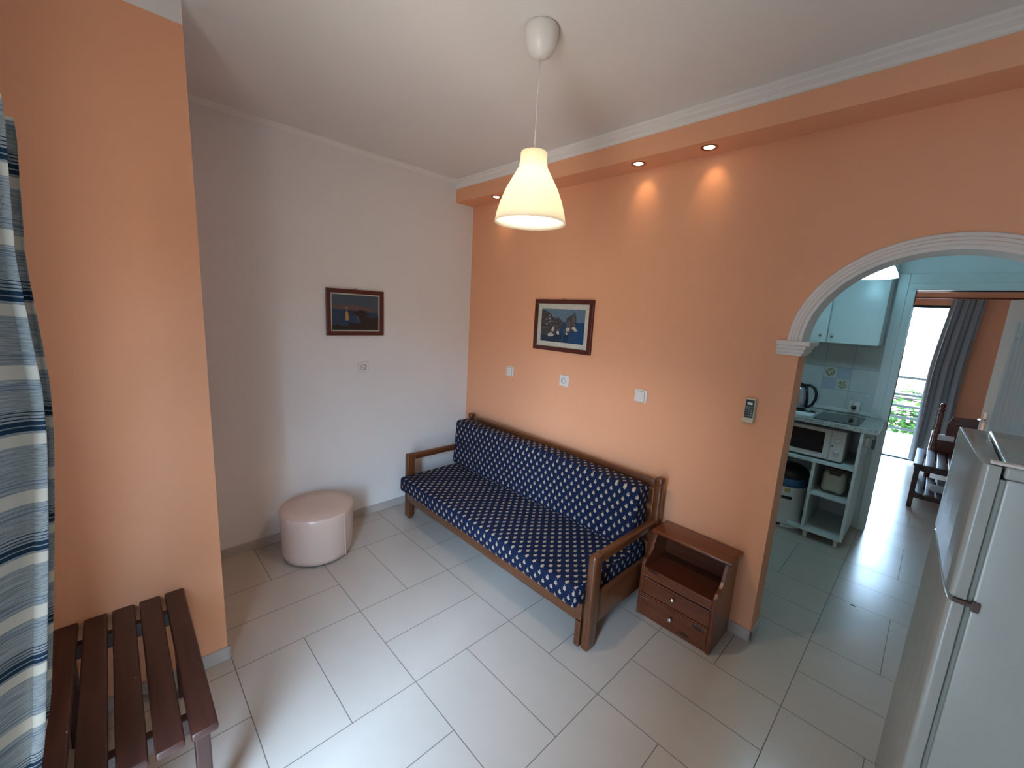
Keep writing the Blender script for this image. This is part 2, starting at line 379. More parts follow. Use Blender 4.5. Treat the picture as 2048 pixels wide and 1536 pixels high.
# beam and cornice
struct('wall_beam', B().box((0, -.193, 2.615), (WX, 0, H)), 'orange', 'peach soffit beam running along the top of the back wall')
pr = [(-.193, 2.720), (-.197, 2.720), (-.197, 2.728), (-.203, 2.738), (-.204, 2.758), (-.211, 2.766), (-.212, 2.780), (-.216, 2.790), (-.193, 2.790)]
struct('trim_2', B().prism(pr, 'x', 0, WX), 'plaster', 'white moulded cornice along the beam')
b = B(); b.prism([(0, 2.762), (.006, 2.770), (.014, 2.781), (.026, H), (0, H)], 'y', -2.13, -.193); struct('trim_9', b, 'white', 'slim white cove along the top of the alcove wall')
# arch moulding: stepped profile swept round the arch
def archmould():
    b = B(); prof = [(0, .0), (.0, .020), (.014, .020), (.018, .026), (.030, .026), (.034, .020), (.044, .020), (.048, .014), (.060, .014), (.066, .0)]
    n = 48; t = bmesh.new(); rings = []
    for i in range(n+1):
        a = PI*i/n; ring = []
        for d, y in prof: ring.append(t.verts.new((cxm-(RX-.004+d)*math.cos(a), -y, SZ+(RZ-.004+d*1.05)*math.sin(a)+.0)))
        rings.append(ring)
    for A, C in zip(rings, rings[1:]):
        for q in range(len(prof)-1): t.faces.new((A[q], C[q], C[q+1], A[q+1]))
    t.faces.new(rings[0]); t.faces.new(rings[-1][::-1])
    bmesh.ops.recalc_face_normals(t, faces=t.faces); return b._merge(t)
struct('trim_3', archmould(), 'plaster', 'white ribbed plaster moulding round the kitchen arch')
# painted underside lining of the arch (white plaster intrados)
b = B(); t = bmesh.new(); n = 40; A = []; C = []
for i in range(n+1):
    a = PI*i/n
    for lst, y in ((A, -.001), (C, .151)):
        pass
    A.append([t.verts.new((cxm-(RX-q)*math.cos(a), y, SZ+(RZ-q)*math.sin(a))) for q, y in ((0, 0), (.004, 0), (.004, .15), (0, .15))])
for P, Q in zip(A, A[1:]):
    for q in range(4): t.faces.new((P[q], Q[q], Q[(q+1) % 4], P[(q+1) % 4]))
t.faces.new(A[0]); t.faces.new(A[-1][::-1]); bmesh.ops.recalc_face_normals(t, faces=t.faces); b._merge(t)
struct('trim_4', b, 'plaster', 'white lining under the arch')
def impost(x0, sg):
    b = B(); st = [(1.590, 1.604, .012), (1.604, 1.622, .020), (1.622, 1.640, .026), (1.640, 1.662, .042)]
    for z0, z1, d in st:
        xa, xb = (x0-.098, x0+d) if sg > 0 else (x0-d, x0+.098)
        b.box((xa, -d*.75-.004, z0), (xb, .15+d*.5, z1), .003, 2)
    return b
struct('trim_5', impost(AX0, 1), 'plaster', 'white moulded impost block at the left foot of the arch')
struct('trim_6', impost(AX1, -1), 'plaster', 'white moulded impost block at the right foot of the arch')
# baseboards
struct('baseboard_left', B().box((0, -2.13, 0), (.01, 0, .065), .002), 'skirt')
struct('baseboard_back', B().box((0, -.01, 0), (AX0+.012, 0, .065), .002).box((AX0, -.01, 0), (AX0+.012, .15, .065), .002), 'skirt')
struct('baseboard_pillar', B().box((.936, -2.72, 0), (.948, -2.12, .066), .002).box((0, -2.13, 0), (.948, -2.118, .066), .002), 'skirt')
struct('wall_right', B().box((WX, -2.9, 0), (WX+.14, 2.25, H)), 'white')
# wall behind the camera with the balcony door opening
DX0, DX1, DZ, WY = 2.03, 2.90, 2.18, -2.78
b = B().box((.936, WY-.18, 0), (DX0, WY, H)).box((DX1, WY-.18, 0), (WX+.1, WY, H)).box((DX0, WY-.18, DZ), (DX1, WY, H))
struct('wall_front', b, 'white')
b = B()
for x in (DX0, DX1-.05): b.box((x, WY-.10, 0), (x+.05, WY-.03, DZ), .004)
b.box((DX0, WY-.10, DZ-.05), (DX1, WY-.03, DZ), .004)
struct('door_1', b, 'plastic', 'white frame of the balcony door behind the viewer')

struct('wall_blocker_side', B().box((1.80, -4.7, -.1), (1.95, WY-.18, 2.9)), 'white', 'unseen side wall added behind the viewer to block daylight')  # added out of view, keeps slanting daylight off the fridge side
struct('wall_blocker_rear', B().box((-6, -6.6, -3), (3.25, -6.0, 7)), plain('blocker_dull', (.16, .15, .14), .8), 'unseen dull wall added behind the viewer to dim the daylight')  # added out of view, cuts daylight coming straight through the balcony door
# kitchen shell
KY = 2.25
struct('wall_kitchen_left', B().box((1.35, .15, 0), (1.45, KY, H)), 'kwall')
ox0, ox1, oz = 2.87, 3.74, 2.07
b = B().box((1.35, KY, 0), (ox0, KY+.11, H)).box((ox1, KY, 0), (4.9, KY+.11, H)).box((ox0, KY, oz), (ox1, KY+.11, H))
struct('wall_kitchen', b, 'kwall', 'white kitchen wall round the inner doorway')
struct('trim_7', B().box((1.45, KY-.012, 1.0), (2.757, KY, 1.62)), 'splash', 'grey tiled kitchen backsplash with a block of four decorated tiles')
def casing():
    b = B()
    for z in (0,):
        b.box((ox0-.118, KY-.030, 0), (ox0-.05, KY, oz+.13), .004).box((ox0-.052, KY-.042, 0), (ox0, KY+.13, oz+.01), .004)
        b.box((ox1+.05, KY-.030, 0), (ox1+.118, KY, oz+.13), .004).box((ox1, KY-.042, 0), (ox1+.052, KY+.13, oz+.01), .004)
        b.box((ox0-.05, KY-.030, oz+.052), (ox1+.05, KY, oz+.13), .004).box((ox0-.052, KY-.042, oz), (ox1+.052, KY+.13, oz+.055), .004)
    return b
struct('door_2', casing(), 'cabinet', 'white painted door frame of the inner doorway')
# next room
struct('wall_far_left', B().box((1.5, KY+.11, 0), (1.6, 5.42, H)), 'orange')
struct('wall_far_right', B().box((4.8, KY+.11, 0), (4.9, 5.42, H)), 'orange')
bx0, bx1, bz = 2.30, 3.10, 2.12
b = B().box((1.5, 5.42, 0), (bx0, 5.56, H)).box((bx1, 5.42, 0), (4.9, 5.56, H)).box((bx0, 5.42, bz), (bx1, 5.56, H))
struct('wall_far', b, 'orange', 'peach wall of the far room with the balcony doorway')
b = B()
b.box((bx0, 5.44, bz-.035), (bx1, 5.50, bz), .003).box((bx1-.03, 5.44, 0), (bx1, 5.50, bz), .003).box((bx0, 5.44, 0), (bx0+.03, 5.50, bz), .003).box((bx0, 5.42, 0), (bx1, 5.50, .018), .003)
struct('door_3', b, 'rail', 'dark metal frame and threshold of the far balcony door')

# ================================================================= living room things
# ---- sofa
XL0, XL1, XR0, XR1 = .198, .243, 2.018, 2.064
sofa = thing('sofa_bed', 'long wooden sofa bed with navy rose-print cushions against the peach wall', 'sofa', (1.13, -.4, 0))
ox, oy = 1.13, -.4
def L(p): return (p[0]-ox, p[1]-oy, p[2])
def LB(b_, a, c, bev=.004, seg=2): return b_.box(L(a), L(c), bev, seg)
for x0, x1, side in ((XL0, XL1, 'left'), (XR0, XR1, 'right')):
    xc = (x0+x1)/2
    f = obj('arm_frame', LB(LB(B(), (x0+.002, -.70, .485), (x1-.002, -.125, .535), .012, 3), (x0+.012, -.70, .125), (x1-.012, -.125, .300), .003), 'sofa_y', sofa, smooth=True)
    obj('leg', LB(B(), (x0, -.768, 0), (x1+.002, -.695, .540), .014, 4), 'sofa_z', f, smooth=True)
    obj('leg', LB(LB(B(), (x0, -.128, 0), (x1, -.078, .775), .010, 3), (x0-.004, -.132, .742), (x1+.004, -.074, .795), .016, 4), 'sofa_z', f, smooth=True)
b = LB(B(), (XL1, -.115, .715), (XR0, -.085, .775), .006); LB(b, (XL1, -.112, .25), (XR0, -.09, .36), .004)
obj('back_rail', b, 'sofa_x', sofa, smooth=True)
dr = obj('drawer_front', LB(LB(B(), (XL1+.004, -.770, .095+.05), (XR0-.006, -.748, .252), .004), (XL1+.002, -.776, .245), (XR0-.004, -.745, .256), .003), 'sofa_x', sofa, smooth=True)
for x in (XL1+.004, XR0-.041): obj('leg', LB(B(), (x, -.770, 0), (x+.035, -.735, .16), .004), 'sofa_z', dr)
def soft(a, c, bev, sub=3, puff=.012, wob=.004, seed=1, lean=None):
    """cushion: bevelled box, subdivided, slightly puffed and dented"""
    a, c = Vector(a), Vector(c)
    t = bmesh.new(); bmesh.ops.create_cube(t, size=1); d = c-a; ce = (a+c)/2
    bmesh.ops.scale(t, vec=d, verts=t.verts); bmesh.ops.bevel(t, geom=list(t.edges), offset=bev, segments=3, profile=.5, affect='EDGES')
    bmesh.ops.subdivide_edges(t, edges=[e for e in t.edges if e.calc_length() > .09], cuts=9, use_grid_fill=True)
    r = random.Random(seed); ph = [r.uniform(0, 6) for _ in range(6)]
    for v in t.verts:
        q = v.co
        fx, fy, fz = (q.x/d.x*2, q.y/d.y*2, q.z/d.z*2)
        k_ = (1-fx**6)*(1-fy**6)*(1-fz**6) if False else 1
        n = Vector((0, 0, 0))
        if abs(fz) > .9: n.z = math.copysign(puff*(1-fx**4)*(1-fy**4), fz)
        if abs(fy) > .9: n.y = math.copysign(puff*.7*(1-fx**4)*(1-fz**2), fy)
        w = wob*(math.sin(q.x*5+ph[0])*math.sin(q.y*9+ph[1])+math.sin(q.x*11+ph[2]+q.z*8)*.5)
        v.co += n + Vector((0, w*.6, w))
        if lean: v.co.y += lean(q)
    for f in t.faces: f.smooth = True
    t.transform(Matrix.Translation(ce)); b = B(); b._merge(t); b.smooth(); return b.uvbox()
seat = obj('seat_mattress', soft(L((XL1+.003, -.838, .256)), L((XR0-.004, -.135, .372)), .022, seed=3, puff=.008), 'rose', sofa, label='navy mattress printed with small cream roses')
b = soft(L((XL1-.020, -.275, .375)), L((XR0-.012, -.135, .755)), .022, seed=5, puff=.008, lean=lambda q: -.030*(.5-q.z/.38)*(1 if q.y < 0 else .2)-.01)
obj('back_cushion', b, 'rose', sofa, label='navy back cushion printed with small cream roses')
obj('base_slats', LB(LB(LB(B(), (XL1, -.70, .20), (XR0, -.64, .25)), (XL1, -.45, .20), (XR0, -.39, .25)), (XL1, -.2, .20), (XR0, -.14, .25)), 'sofa_x', sofa)

# ---- nightstand
ns = thing('nightstand', 'small knotty pine bedside cabinet with two drawers and an open shelf', 'nightstand', (2.285, -.14, 0))
ox, oy = 2.285, -.14
side = [(-.284, 0), (-.284, .325), (-.265, .345), (-.225, .36), (-.20, .385), (-.188, .42), (-.175, .445), (-.165, .482), (-.012, .482), (-.012, 0)]
sp = [(y-oy, z) for y, z in side]
for x in (2.073, 2.476): obj('side_panel', B().prism(sp, 'x', x-ox, x+.020-ox, .003), 'pine_z', ns)
obj('top', LB(B(), (2.068, -.195, .482), (2.518, -.010, .504), .009, 3), 'pine_x', ns, smooth=True)
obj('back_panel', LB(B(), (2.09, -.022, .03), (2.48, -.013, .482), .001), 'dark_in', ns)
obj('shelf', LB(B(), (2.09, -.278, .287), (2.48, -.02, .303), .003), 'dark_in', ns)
obj('plinth', LB(B(), (2.09, -.278, .0), (2.48, -.02, .028), .003), 'pine_x', ns)
obj('front_rail', LB(LB(B(), (2.092, -.287, .264), (2.478, -.27, .310), .005), (2.092, -.290, .256), (2.478, -.27, .267), .004), 'pine_x', ns)
for z0, z1, zk in ((.150, .252, .212), (.030, .128, .090)):
    d = obj('drawer', LB(B(), (2.094, -.286, z0), (2.476, -.05, z1-.004), .004), 'pine_x', ns)
    if z0 < .1: LB_ = obj('lip', LB(LB(B(), (2.094, -.292, .129), (2.476, -.272, .138), .003), (2.094, -.290, .140), (2.476, -.272, .148), .003), 'pine_x', d)
    obj('knob', B().lathe([(0, -.003), (.006, -.003), (.005, .008), (.010, .014), (.013, .021), (.010, .028), (0, .030)], L((2.283, -.289, zk)), 20, 'y', ).smooth(), 'chrome', d, label='small chrome knob').scale = (1, 1, 1)
# knobs point into the room
for o in list(bpy.data.objects):
    if o.name.startswith('knob'):
        for v in o.data.vertices: v.co.y = 2*(-.289-oy)-v.co.y

# ---- ottoman
ott = thing('ottoman', 'round beige leatherette pouf on the floor by the white wall', 'pouf', (.292, -1.487, 0))
b = B().lathe([(0, .012), (.200, .012), (.216, .020), (.222, .05), (.226, .15), (.230, .28), (.232, .322), (.228, .338), (.218, .346), (.12, .350), (0, .351)], (0, 0, 0), 64)
obj('body', b, 'leather', ott)
obj('piping', B().lathe([(.228, .336), (.2315, .341), (.229, .345), (.225, .341)] + [(.228, .336)], (0, 0, 0), 64), 'leather', ott)
obj('seam', B().box((-.004, .226, .03), (.004, .2335, .33), .002), 'leather', ott).rotation_euler = (0, 0, math.radians(-62))
obj('glide', B().cyl((0, 0, 0), .19, .012, seg=40), 'black', ott)

# ---- luggage bench (near, by the curtain)
def make_bench(name, label, cat, loc, length, n, pitch, sw, zt, rz, shelf, extra=0):
    """slats run along local x"""
    t = thing(name, label, cat, loc, rz)
    wtot = n*pitch-(pitch-sw)
    for i in range(n):
        y = -i*pitch
        obj('slat', B().box((0, y-sw, zt-.026), (length, y, zt), .007, 3), 'bench_x', t, smooth=True)
    for x in (.085, length-.13):
        obj('cross_rail', B().box((x, -wtot+.01, zt-.085), (x+.030, -.01, zt-.0265), .003), 'bench_y', t)
    for x in (.075, length-.12):
        for y in (-.055, -wtot+.015):
            obj('leg', B().box((x-.005, y, 0), (x+.040, y+.04, zt-.027), .005), 'bench_z', t)
    for y in (-.045, -wtot+.025): obj('side_rail', B().box((.11, y, zt-.075), (length-.12, y+.02, zt-.030), .003), 'bench_x', t)
    if shelf:
        for i in range(n-1):
            y = -.045-i*pitch
            obj('shelf_slat', B().box((.03, y-sw, .150), (length-.03, y, .172), .006, 3), 'bench_x', t, smooth=True)
        for x in (.075, length-.12): obj('lower_rail', B().box((x+.0, -wtot+.05, .105), (x+.03, -.05, .149), .003), 'bench_y', t)
    return t
make_bench('luggage_bench', 'dark brown slatted wooden bench in front of the peach pier, beside the striped curtain', 'bench', (.940, -2.272, 0), .808, 5, .0805, .067, .45, 0, False)
# far room bench: slats run away from the viewer (local x -> world y)
make_bench('luggage_bench', 'dark slatted bench with a lower shelf in the far room', 'bench', (3.078, 3.214, 0), .82, 5, .0805, .068, .472, PI/2, True)
# put its slats to the right: rotate so local -y points to +x
# (rotation of +90 degrees maps local -y to world +x)

# ---- striped curtain at the left edge
def curtain_fn(xa, xb, y_top, y_bot, z0, z1, amp, folds, ph, cloth, sh=None, yf=None):
    def fn(u, v):
        z = z0+(z1-z0)*v
        a = amp*(.65+.35*(1-v)); s_ = 2*PI*folds*u+ph
        yb = yf(z)-a if yf else y_bot+(y_top-y_bot)*v
        x = xa+(xb-xa)*u+a*.35*math.sin(2*s_)+ (sh(u, v) if sh else 0)
        y = yb+a*math.sin(s_)+.006*math.sin(3*s_+4*v)
        return (x, y, z, u*cloth, z+.006*math.sin(s_))
    return fn
EDGE = [(0.0, -2.66), (0.63, -2.612), (0.79, -2.582), (0.98, -2.563), (1.16, -2.546), (1.27, -2.536), (1.43, -2.523), (1.53, -2.52), (1.64, -2.524), (1.77, -2.529), (1.94, -2.521), (1.99, -2.518), (2.2, -2.518)]
def edge_y(z):
    for (a, p), (c, q) in zip(EDGE, EDGE[1:]):
        if z <= c: return p+(q-p)*(z-a)/(c-a)
    return EDGE[-1][1]
cur = thing('curtain', 'blue, grey and cream striped curtain hanging at the left edge of the view', 'curtain', (0, 0, 0))
obj('cloth', B().grid(curtain_fn(1.785, 2.02, -2.558, -2.648, .015, 2.035, .056, 1.75, 1.25, 1.1, yf=edge_y), 190, 48), 'stripe', cur)
rod = thing('curtain_rod', 'brown curtain rod at the top of the striped curtain', 'curtain rod', (1.70, -2.56, 2.06))
obj('pole', B().tube([(0, 0, 0), (1.3, 0, 0)], .012, 12), 'rod', rod); obj('finial', B().lathe([(0, -.035), (.012, -.03), (.018, -.018), (.012, -.004), (.012, .0), (0, .002)], (0, 0, 0), 16, 'x'), 'rod', rod)
for x in (.05, 1.25): obj('bracket', B().box((x, -.215, -.008), (x+.02, 0, .008)).box((x-.01, -.219, -.03), (x+.03, -.213, .03)), 'rod', rod)

# ---- pendant lamp, spot lights
def pendant(loc, label, zr, zt, R, energy, col, group, sm='shade'):
    t = thing('pendant_lamp', label, 'pendant lamp', loc, 0, group)
    obj('canopy', B().lathe([(0, H), (.060, H), (.0655, H-.006), (.066, H-.025), (.060, H-.060), (.046, H-.088), (.024, H-.104), (.006, H-.108), (0, H-.108)][::1], (0, 0, 0), 40).smooth(), 'plastic', t)
    obj('cord', B().tube([(0, 0, H-.10), (.001, 0, (H+zt)/2), (0, 0, zt-.01)], .0022, 8), 'plastic', t)
    h = zt-zr
    prof = [(0, 1.0), (.34, 1.0), (.365, .985), (.365, .88), (.40, .78), (.55, .64), (.72, .48), (.86, .30), (.95, .14), (1.0, 0.0)]
    p = [(R*a, zr+h*b_) for a, b_ in prof]; inner = [(R*a-.004, zr+h*b_) for a, b_ in prof[::-1] if a > .35] + [(0, zt-.005)]
    obj('lamp_shade', B().lathe(p+inner, (0, 0, 0), 56).smooth(), sm, t)
    bl = obj('bulb', B().lathe([(0, .0), (.018, .004), (.029, .020), (.032, .038), (.028, .058), (.018, .078), (.014, .10), (0, .10)], (0, 0, zr+h*.30), 24).smooth(), 'bulb', t)
    bl.visible_shadow = True
    obj('socket', B().cyl((0, 0, zr+h*.30+.095), .019, .06), 'plastic', t)
    l = bpy.data.lights.new('lamp_light', 'POINT'); l.energy = energy; l.color = col; l.shadow_soft_size = .034
    o = bpy.data.objects.new('lamp_light', l); COL.objects.link(o); o.location = (0, 0, zr+h*.30+.038); o.parent = t
    bl.visible_shadow = False
    return t
pendant((1.836, -1.147, 0), 'lit bell-shaped white pendant lamp hanging in the middle of the living room', 2.083, 2.352, .1445, 22, (1, .82, .60), None)
def downlight(x, label):
    t = thing('recessed_spotlight', label, 'spotlight', (x, -.115, 2.615), 0, 'recessed spotlights in the soffit beam')
    obj('ring', B().lathe([(.024, .001), (.030, -.002), (.040, -.004), (.043, -.001), (.043, .001)], (0, 0, 0), 32), 'copper', t)
    obj('lens', B().lathe([(0, -.001), (.026, -.001), (.026, .001)], (0, 0, 0), 32), 'spot_lens', t)
    l = bpy.data.lights.new('spot_light', 'SPOT'); l.energy = 1.6; l.color = (1, .66, .34); l.spot_size = math.radians(66); l.spot_blend = 1.0; l.shadow_soft_size = .02
    o = bpy.data.objects.new('spot_light', l); COL.objects.link(o); o.location = (0, 0, -.008); o.rotation_euler = (math.radians(38), 0, 0); o.parent = t
downlight(2.084, 'lit recessed spotlight in the beam, nearest to the kitchen arch')
downlight(1.682, 'lit recessed spotlight in the beam, the middle one of three')
downlight(.434, 'lit recessed spotlight in the beam, half hidden behind the pendant lampshade')

# ---- pictures
def picture(label, w, h, fr, mt, art, loc, rz, tilt=0):
    """local x right, z up, faces -y"""
    t = thing('framed_picture', label, 'picture', loc, rz)
    f = B()
    f.box((-w/2, -.022, h/2-fr), (w/2, 0, h/2), .003).box((-w/2, -.022, -h/2), (w/2, 0, -h/2+fr), .003).box((-w/2, -.022, -h/2+fr), (-w/2+fr, 0, h/2-fr), .003).box((w/2-fr, -.022, -h/2+fr), (w/2, 0, h/2-fr), .003)
    obj('frame', f, 'frame', t, label='dark mahogany frame')
    obj('mount', B().box((-w/2+fr, -.011, -h/2+fr), (w/2-fr, -.002, h/2-fr)), 'mount', t)
    pw, ph = w/2-fr-mt, h/2-fr-mt
    b = B(); mats = []
    for k_, (m, pts) in enumerate(art):
        if m not in mats: mats.append(m)
        b.mi = mats.index(m); y = -.0112-.0002*k_
        tt = bmesh.new(); vs = [tt.verts.new((pw*(2*x-1), y, ph*(2*z-1))) for x, z in pts]; tt.faces.new(vs)
        bmesh.ops.recalc_face_normals(tt, faces=tt.faces)
        fc = tt.faces[:][0]; fc.normal_update()
        if fc.normal.y > 0: bmesh.ops.reverse_faces(tt, faces=[fc])
        b._merge(tt)
    obj('print', b, mats, t)
    obj('hook', B().tube([(-.008, -.004, h/2), (-.006, -.004, h/2+.008), (0, -.004, h/2+.012), (.006, -.004, h/2+.008), (.008, -.004, h/2)], .0016, 6), 'black', t)
    t.rotation_euler[1] = tilt
    return t
R_ = [(0, 0), (1, 0), (1, 1), (0, 1)]
rnd = random.Random(4)
def blob(cx_, cz_, rx, rz_, n=12, j=.25): return [(min(1, max(0, cx_+rx*math.cos(2*PI*i/n)*(1+rnd.uniform(-j, j)))), min(1, max(0, cz_+rz_*math.sin(2*PI*i/n)*(1+rnd.uniform(-j, j))))) for i in range(n)]
sunset = [('sky1', R_), ('dusk', [(0, .60), (1, .55), (.75, .66), (.4, .72), (0, .68)]), ('sea1', [(0, 0), (1, 0), (1, .50), (0, .60)]),
          ('sun1', blob(.305, .63, .022, .018)), ('glow', [(.285, .53), (.325, .53), (.35, .33), (.33, .27), (.27, .28), (.27, .36)]), ('sun1', blob(.305, .56, .010, .012)),
          ('shadow', [(.33, .475), (.50, .49), (.50, .455), (.34, .45)]),
          ('shadow', [(.45, .46), (.48, .55), (.55, .56), (.60, .60), (.66, .56), (.72, .57), (.74, .48), (.82, .46), (.80, .44), (.70, .42), (.60, .36), (.55, .40)]),
          ('shadow', [(.55, .40), (.58, .28), (.62, .20), (.50, .18), (.36, .22), (.32, .10), (.2, .12), (.12, .16), (0, .12), (0, 0), (1, 0), (1, .42), (.93, .40), (.86, .34), (.75, .38), (.66, .42)]),
          ('mist', [(.50, .40), (.545, .36), (.57, .24), (.60, .20), (.54, .30)])]
rocks = [('sky2', R_), ('sea2', [(0, 0), (1, 0), (1, .62), (0, .62)]), ('sea3', [(0, 0), (.42, 0), (.52, .12), (.50, .30), (.2, .30), (0, .25)]), ('sea3', [(.54, 0), (.66, .05), (.66, .28), (.56, .28)]),
         ('rockd', [(0, .96), (.08, .95), (.16, .90), (.22, .84), (.30, .80), (.34, .72), (.42, .74), (.50, .66), (.52, .55), (.50, .40), (.46, .42), (.44, .24), (.40, .30), (.30, .18), (.22, .24), (.12, .18), (0, .2)]),
         ('rockd', [(.55, .30), (.58, .42), (.60, .74), (.68, .80), (.73, .84), (.76, .90), (.80, .84), (.82, .66), (.80, .50), (.87, .38), (.80, .36), (.74, .34), (.66, .34), (.63, .24), (.59, .26)]),
         ('rockm', [(.61, .60), (.67, .70), (.70, .58), (.66, .42), (.62, .46)]), ('rockm', [(.74, .80), (.79, .76), (.80, .60), (.75, .50), (.72, .62)]),
         ('rockl', [(.60, .44), (.66, .46), (.69, .42), (.66, .34), (.60, .36)]), ('rockl', [(.72, .46), (.79, .50), (.86, .38), (.80, .36)]), ('rockl', [(.60, .32), (.64, .30), (.64, .24), (.60, .25)]),
         ('rockl', [(.17, .22), (.25, .28), (.33, .22), (.31, .17), (.20, .15)]), ('rockl', [(.38, .30), (.43, .36), (.46, .24), (.42, .22)]), ('rockl', [(.26, .34), (.31, .52), (.33, .36), (.29, .30)])]
for _ in range(14): rocks.append(('rockm', blob(rnd.uniform(.05, .42), rnd.uniform(.35, .85)*.9, rnd.uniform(.02, .05), rnd.uniform(.015, .03), 7, .4)))
for _ in range(6): rocks.append(('rockl', blob(rnd.uniform(.04, .30), rnd.uniform(.35, .82), rnd.uniform(.01, .03), rnd.uniform(.01, .02), 6, .4)))
picture('framed photo of a rocky blue seashore on the peach wall above the sofa', .545, .381, .032, .036, rocks, (1.117, -.001, 1.641), 0, math.radians(-.4))
picture('framed dusky sunset seascape on the white wall above the pouf', .434, .336, .030, .010, sunset, (.001, -1.082, 1.650), PI/2, math.radians(0))

# ---- switches and sockets
def plate(b, w=.084, h=.082): return b.box((-w/2, -.010, -h/2), (w/2, 0, h/2), .003)
def switch(label, x, z):
    t = thing('light_switch', label, 'light switch', (x, 0, z), 0, 'light switches on the peach wall')
    obj('plate', plate(B()), 'plastic', t); obj('rocker', B().box((-.030, -.0135, -.036), (.026, -.009, .030), .002), 'plastic', t)
    obj('gap', B().box((-.030, -.0105, .030), (.0285, -.0101, .0325)).box((.026, -.0105, -.036), (.0285, -.0101, .0325)), 'gasket', t)
def socket(label, loc, rz, group):
    t = thing('wall_socket', label, 'wall socket', loc, rz, group)
    obj('plate', plate(B()), 'plastic', t)
    obj('outlet', B().lathe([(.0215, -.0), (.0225, -.004), (.0205, -.0045), (.019, .0), (.019, .006), (0, .006)], (0, -.010, 0), 32, 'y').smooth(), 'gasket', t)
    obj('pin_hole', B().cyl((-.009, -.0105, 0), .0028, .002, 'y', 10).cyl((.009, -.0105, 0), .0028, .002, 'y', 10), 'black', t)
switch('small white light switch on the peach wall, left of the rocky seashore picture', .588, 1.227)
switch('white light switch on the peach wall, right of the wall socket', 1.801, 1.241)
socket('white socket on the peach wall below the rocky seashore picture', (1.174, 0, 1.239), 0, 'wall sockets')
socket('white socket on the white wall below the sunset picture', (0, -1.026, 1.237), PI/2, 'wall sockets')
# ---- remote in its holder
t = thing('remote_control', 'ivory air-conditioner remote in a holder beside the arch', 'remote control', (2.434, -.001, 1.285))
t.rotation_euler = (0, math.radians(0), 0)
obj('case', B().box((-.024, -.026, -.052), (.024, -.008, .064), .005, 3), 'ivory', t)
obj('face', B().box((-.020, -.0275, -.040), (.020, -.0255, .056), .001), 'dkgreen', t)
obj('display', B().box((-.012, -.0283, .030), (.012, -.0272, .042)), 'paper', t)
b = B()
for r in range(5):
    for c in range(3): b.box((-.015+c*.0115, -.0285, -.032+r*.0115), (-.008+c*.0115, -.0272, -.026+r*.0115), .0008)
obj('keypad', b, 'gasket', t)
obj('holder', B().box((-.027, -.030, -.068), (.027, 0, -.042), .004, 3).box((-.027, -.008, -.068), (.027, 0, .04), .002), 'ivory', t)
# ---- wall chips on the corner of the arch jamb
# ---- fridge
FY0, FY1 = -.91, -.367; FX = 3.165
fr = thing('refrigerator', 'white two-door fridge freezer standing in front of the arch', 'refrigerator', (3.5, -.64, 0))
ox, oy = 3.5, -.64
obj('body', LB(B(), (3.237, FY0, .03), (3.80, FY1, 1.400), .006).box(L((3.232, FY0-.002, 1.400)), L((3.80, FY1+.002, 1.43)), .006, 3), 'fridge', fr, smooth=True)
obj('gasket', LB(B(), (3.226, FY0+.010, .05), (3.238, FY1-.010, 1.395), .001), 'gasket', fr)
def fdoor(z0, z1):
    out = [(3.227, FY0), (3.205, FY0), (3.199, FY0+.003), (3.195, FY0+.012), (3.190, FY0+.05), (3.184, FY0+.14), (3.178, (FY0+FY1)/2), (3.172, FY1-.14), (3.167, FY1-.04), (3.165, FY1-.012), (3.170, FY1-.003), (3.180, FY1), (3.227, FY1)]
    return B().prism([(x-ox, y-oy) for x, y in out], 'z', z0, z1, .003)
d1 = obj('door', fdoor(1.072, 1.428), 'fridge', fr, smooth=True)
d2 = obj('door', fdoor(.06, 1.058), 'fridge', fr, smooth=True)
obj('hinge_cover', LB(B(), (3.206, FY0-.001, 1.4305), (3.268, FY0+.022, 1.438), .003), 'plastic', fr)
obj('top_ridge', LB(B(), (3.236, FY0+.035, 1.429), (3.241, FY1, 1.4325), .001), 'fridge', fr)
obj('hinge', LB(LB(B(), (3.205, FY0-.006, 1.060), (3.246, FY0+.03, 1.070), .001), (3.236, FY0-.008, 1.052), (3.250, FY0+.01, 1.078), .001), 'hinge', fr)
# badge: small dark lettering on the freezer door
b = B()
for y, zc, hh, ww in ((-.797, 1.311, .012, .005), (-.790, 1.318, .020, .004), (-.783, 1.322, .018, .004), (-.796, 1.326, .006, .010), (-.793, 1.337, .005, .008), (-.795, 1.349, .005, .008), (-.797, 1.361, .004, .007)):
    xf = 3.165+.031*(-.367-y)/.543
    b.box(L((xf-.0035, y-ww/2, zc-hh/2)), L((xf+.004, y+ww/2, zc+hh/2)), .0008)
obj('badge', b, 'black', d1)
for x in (3.27, 3.75):
    for y in (FY0+.05, FY1-.05): obj('foot', B().cyl(L((x, y, 0)), .018, .031), 'black', fr)

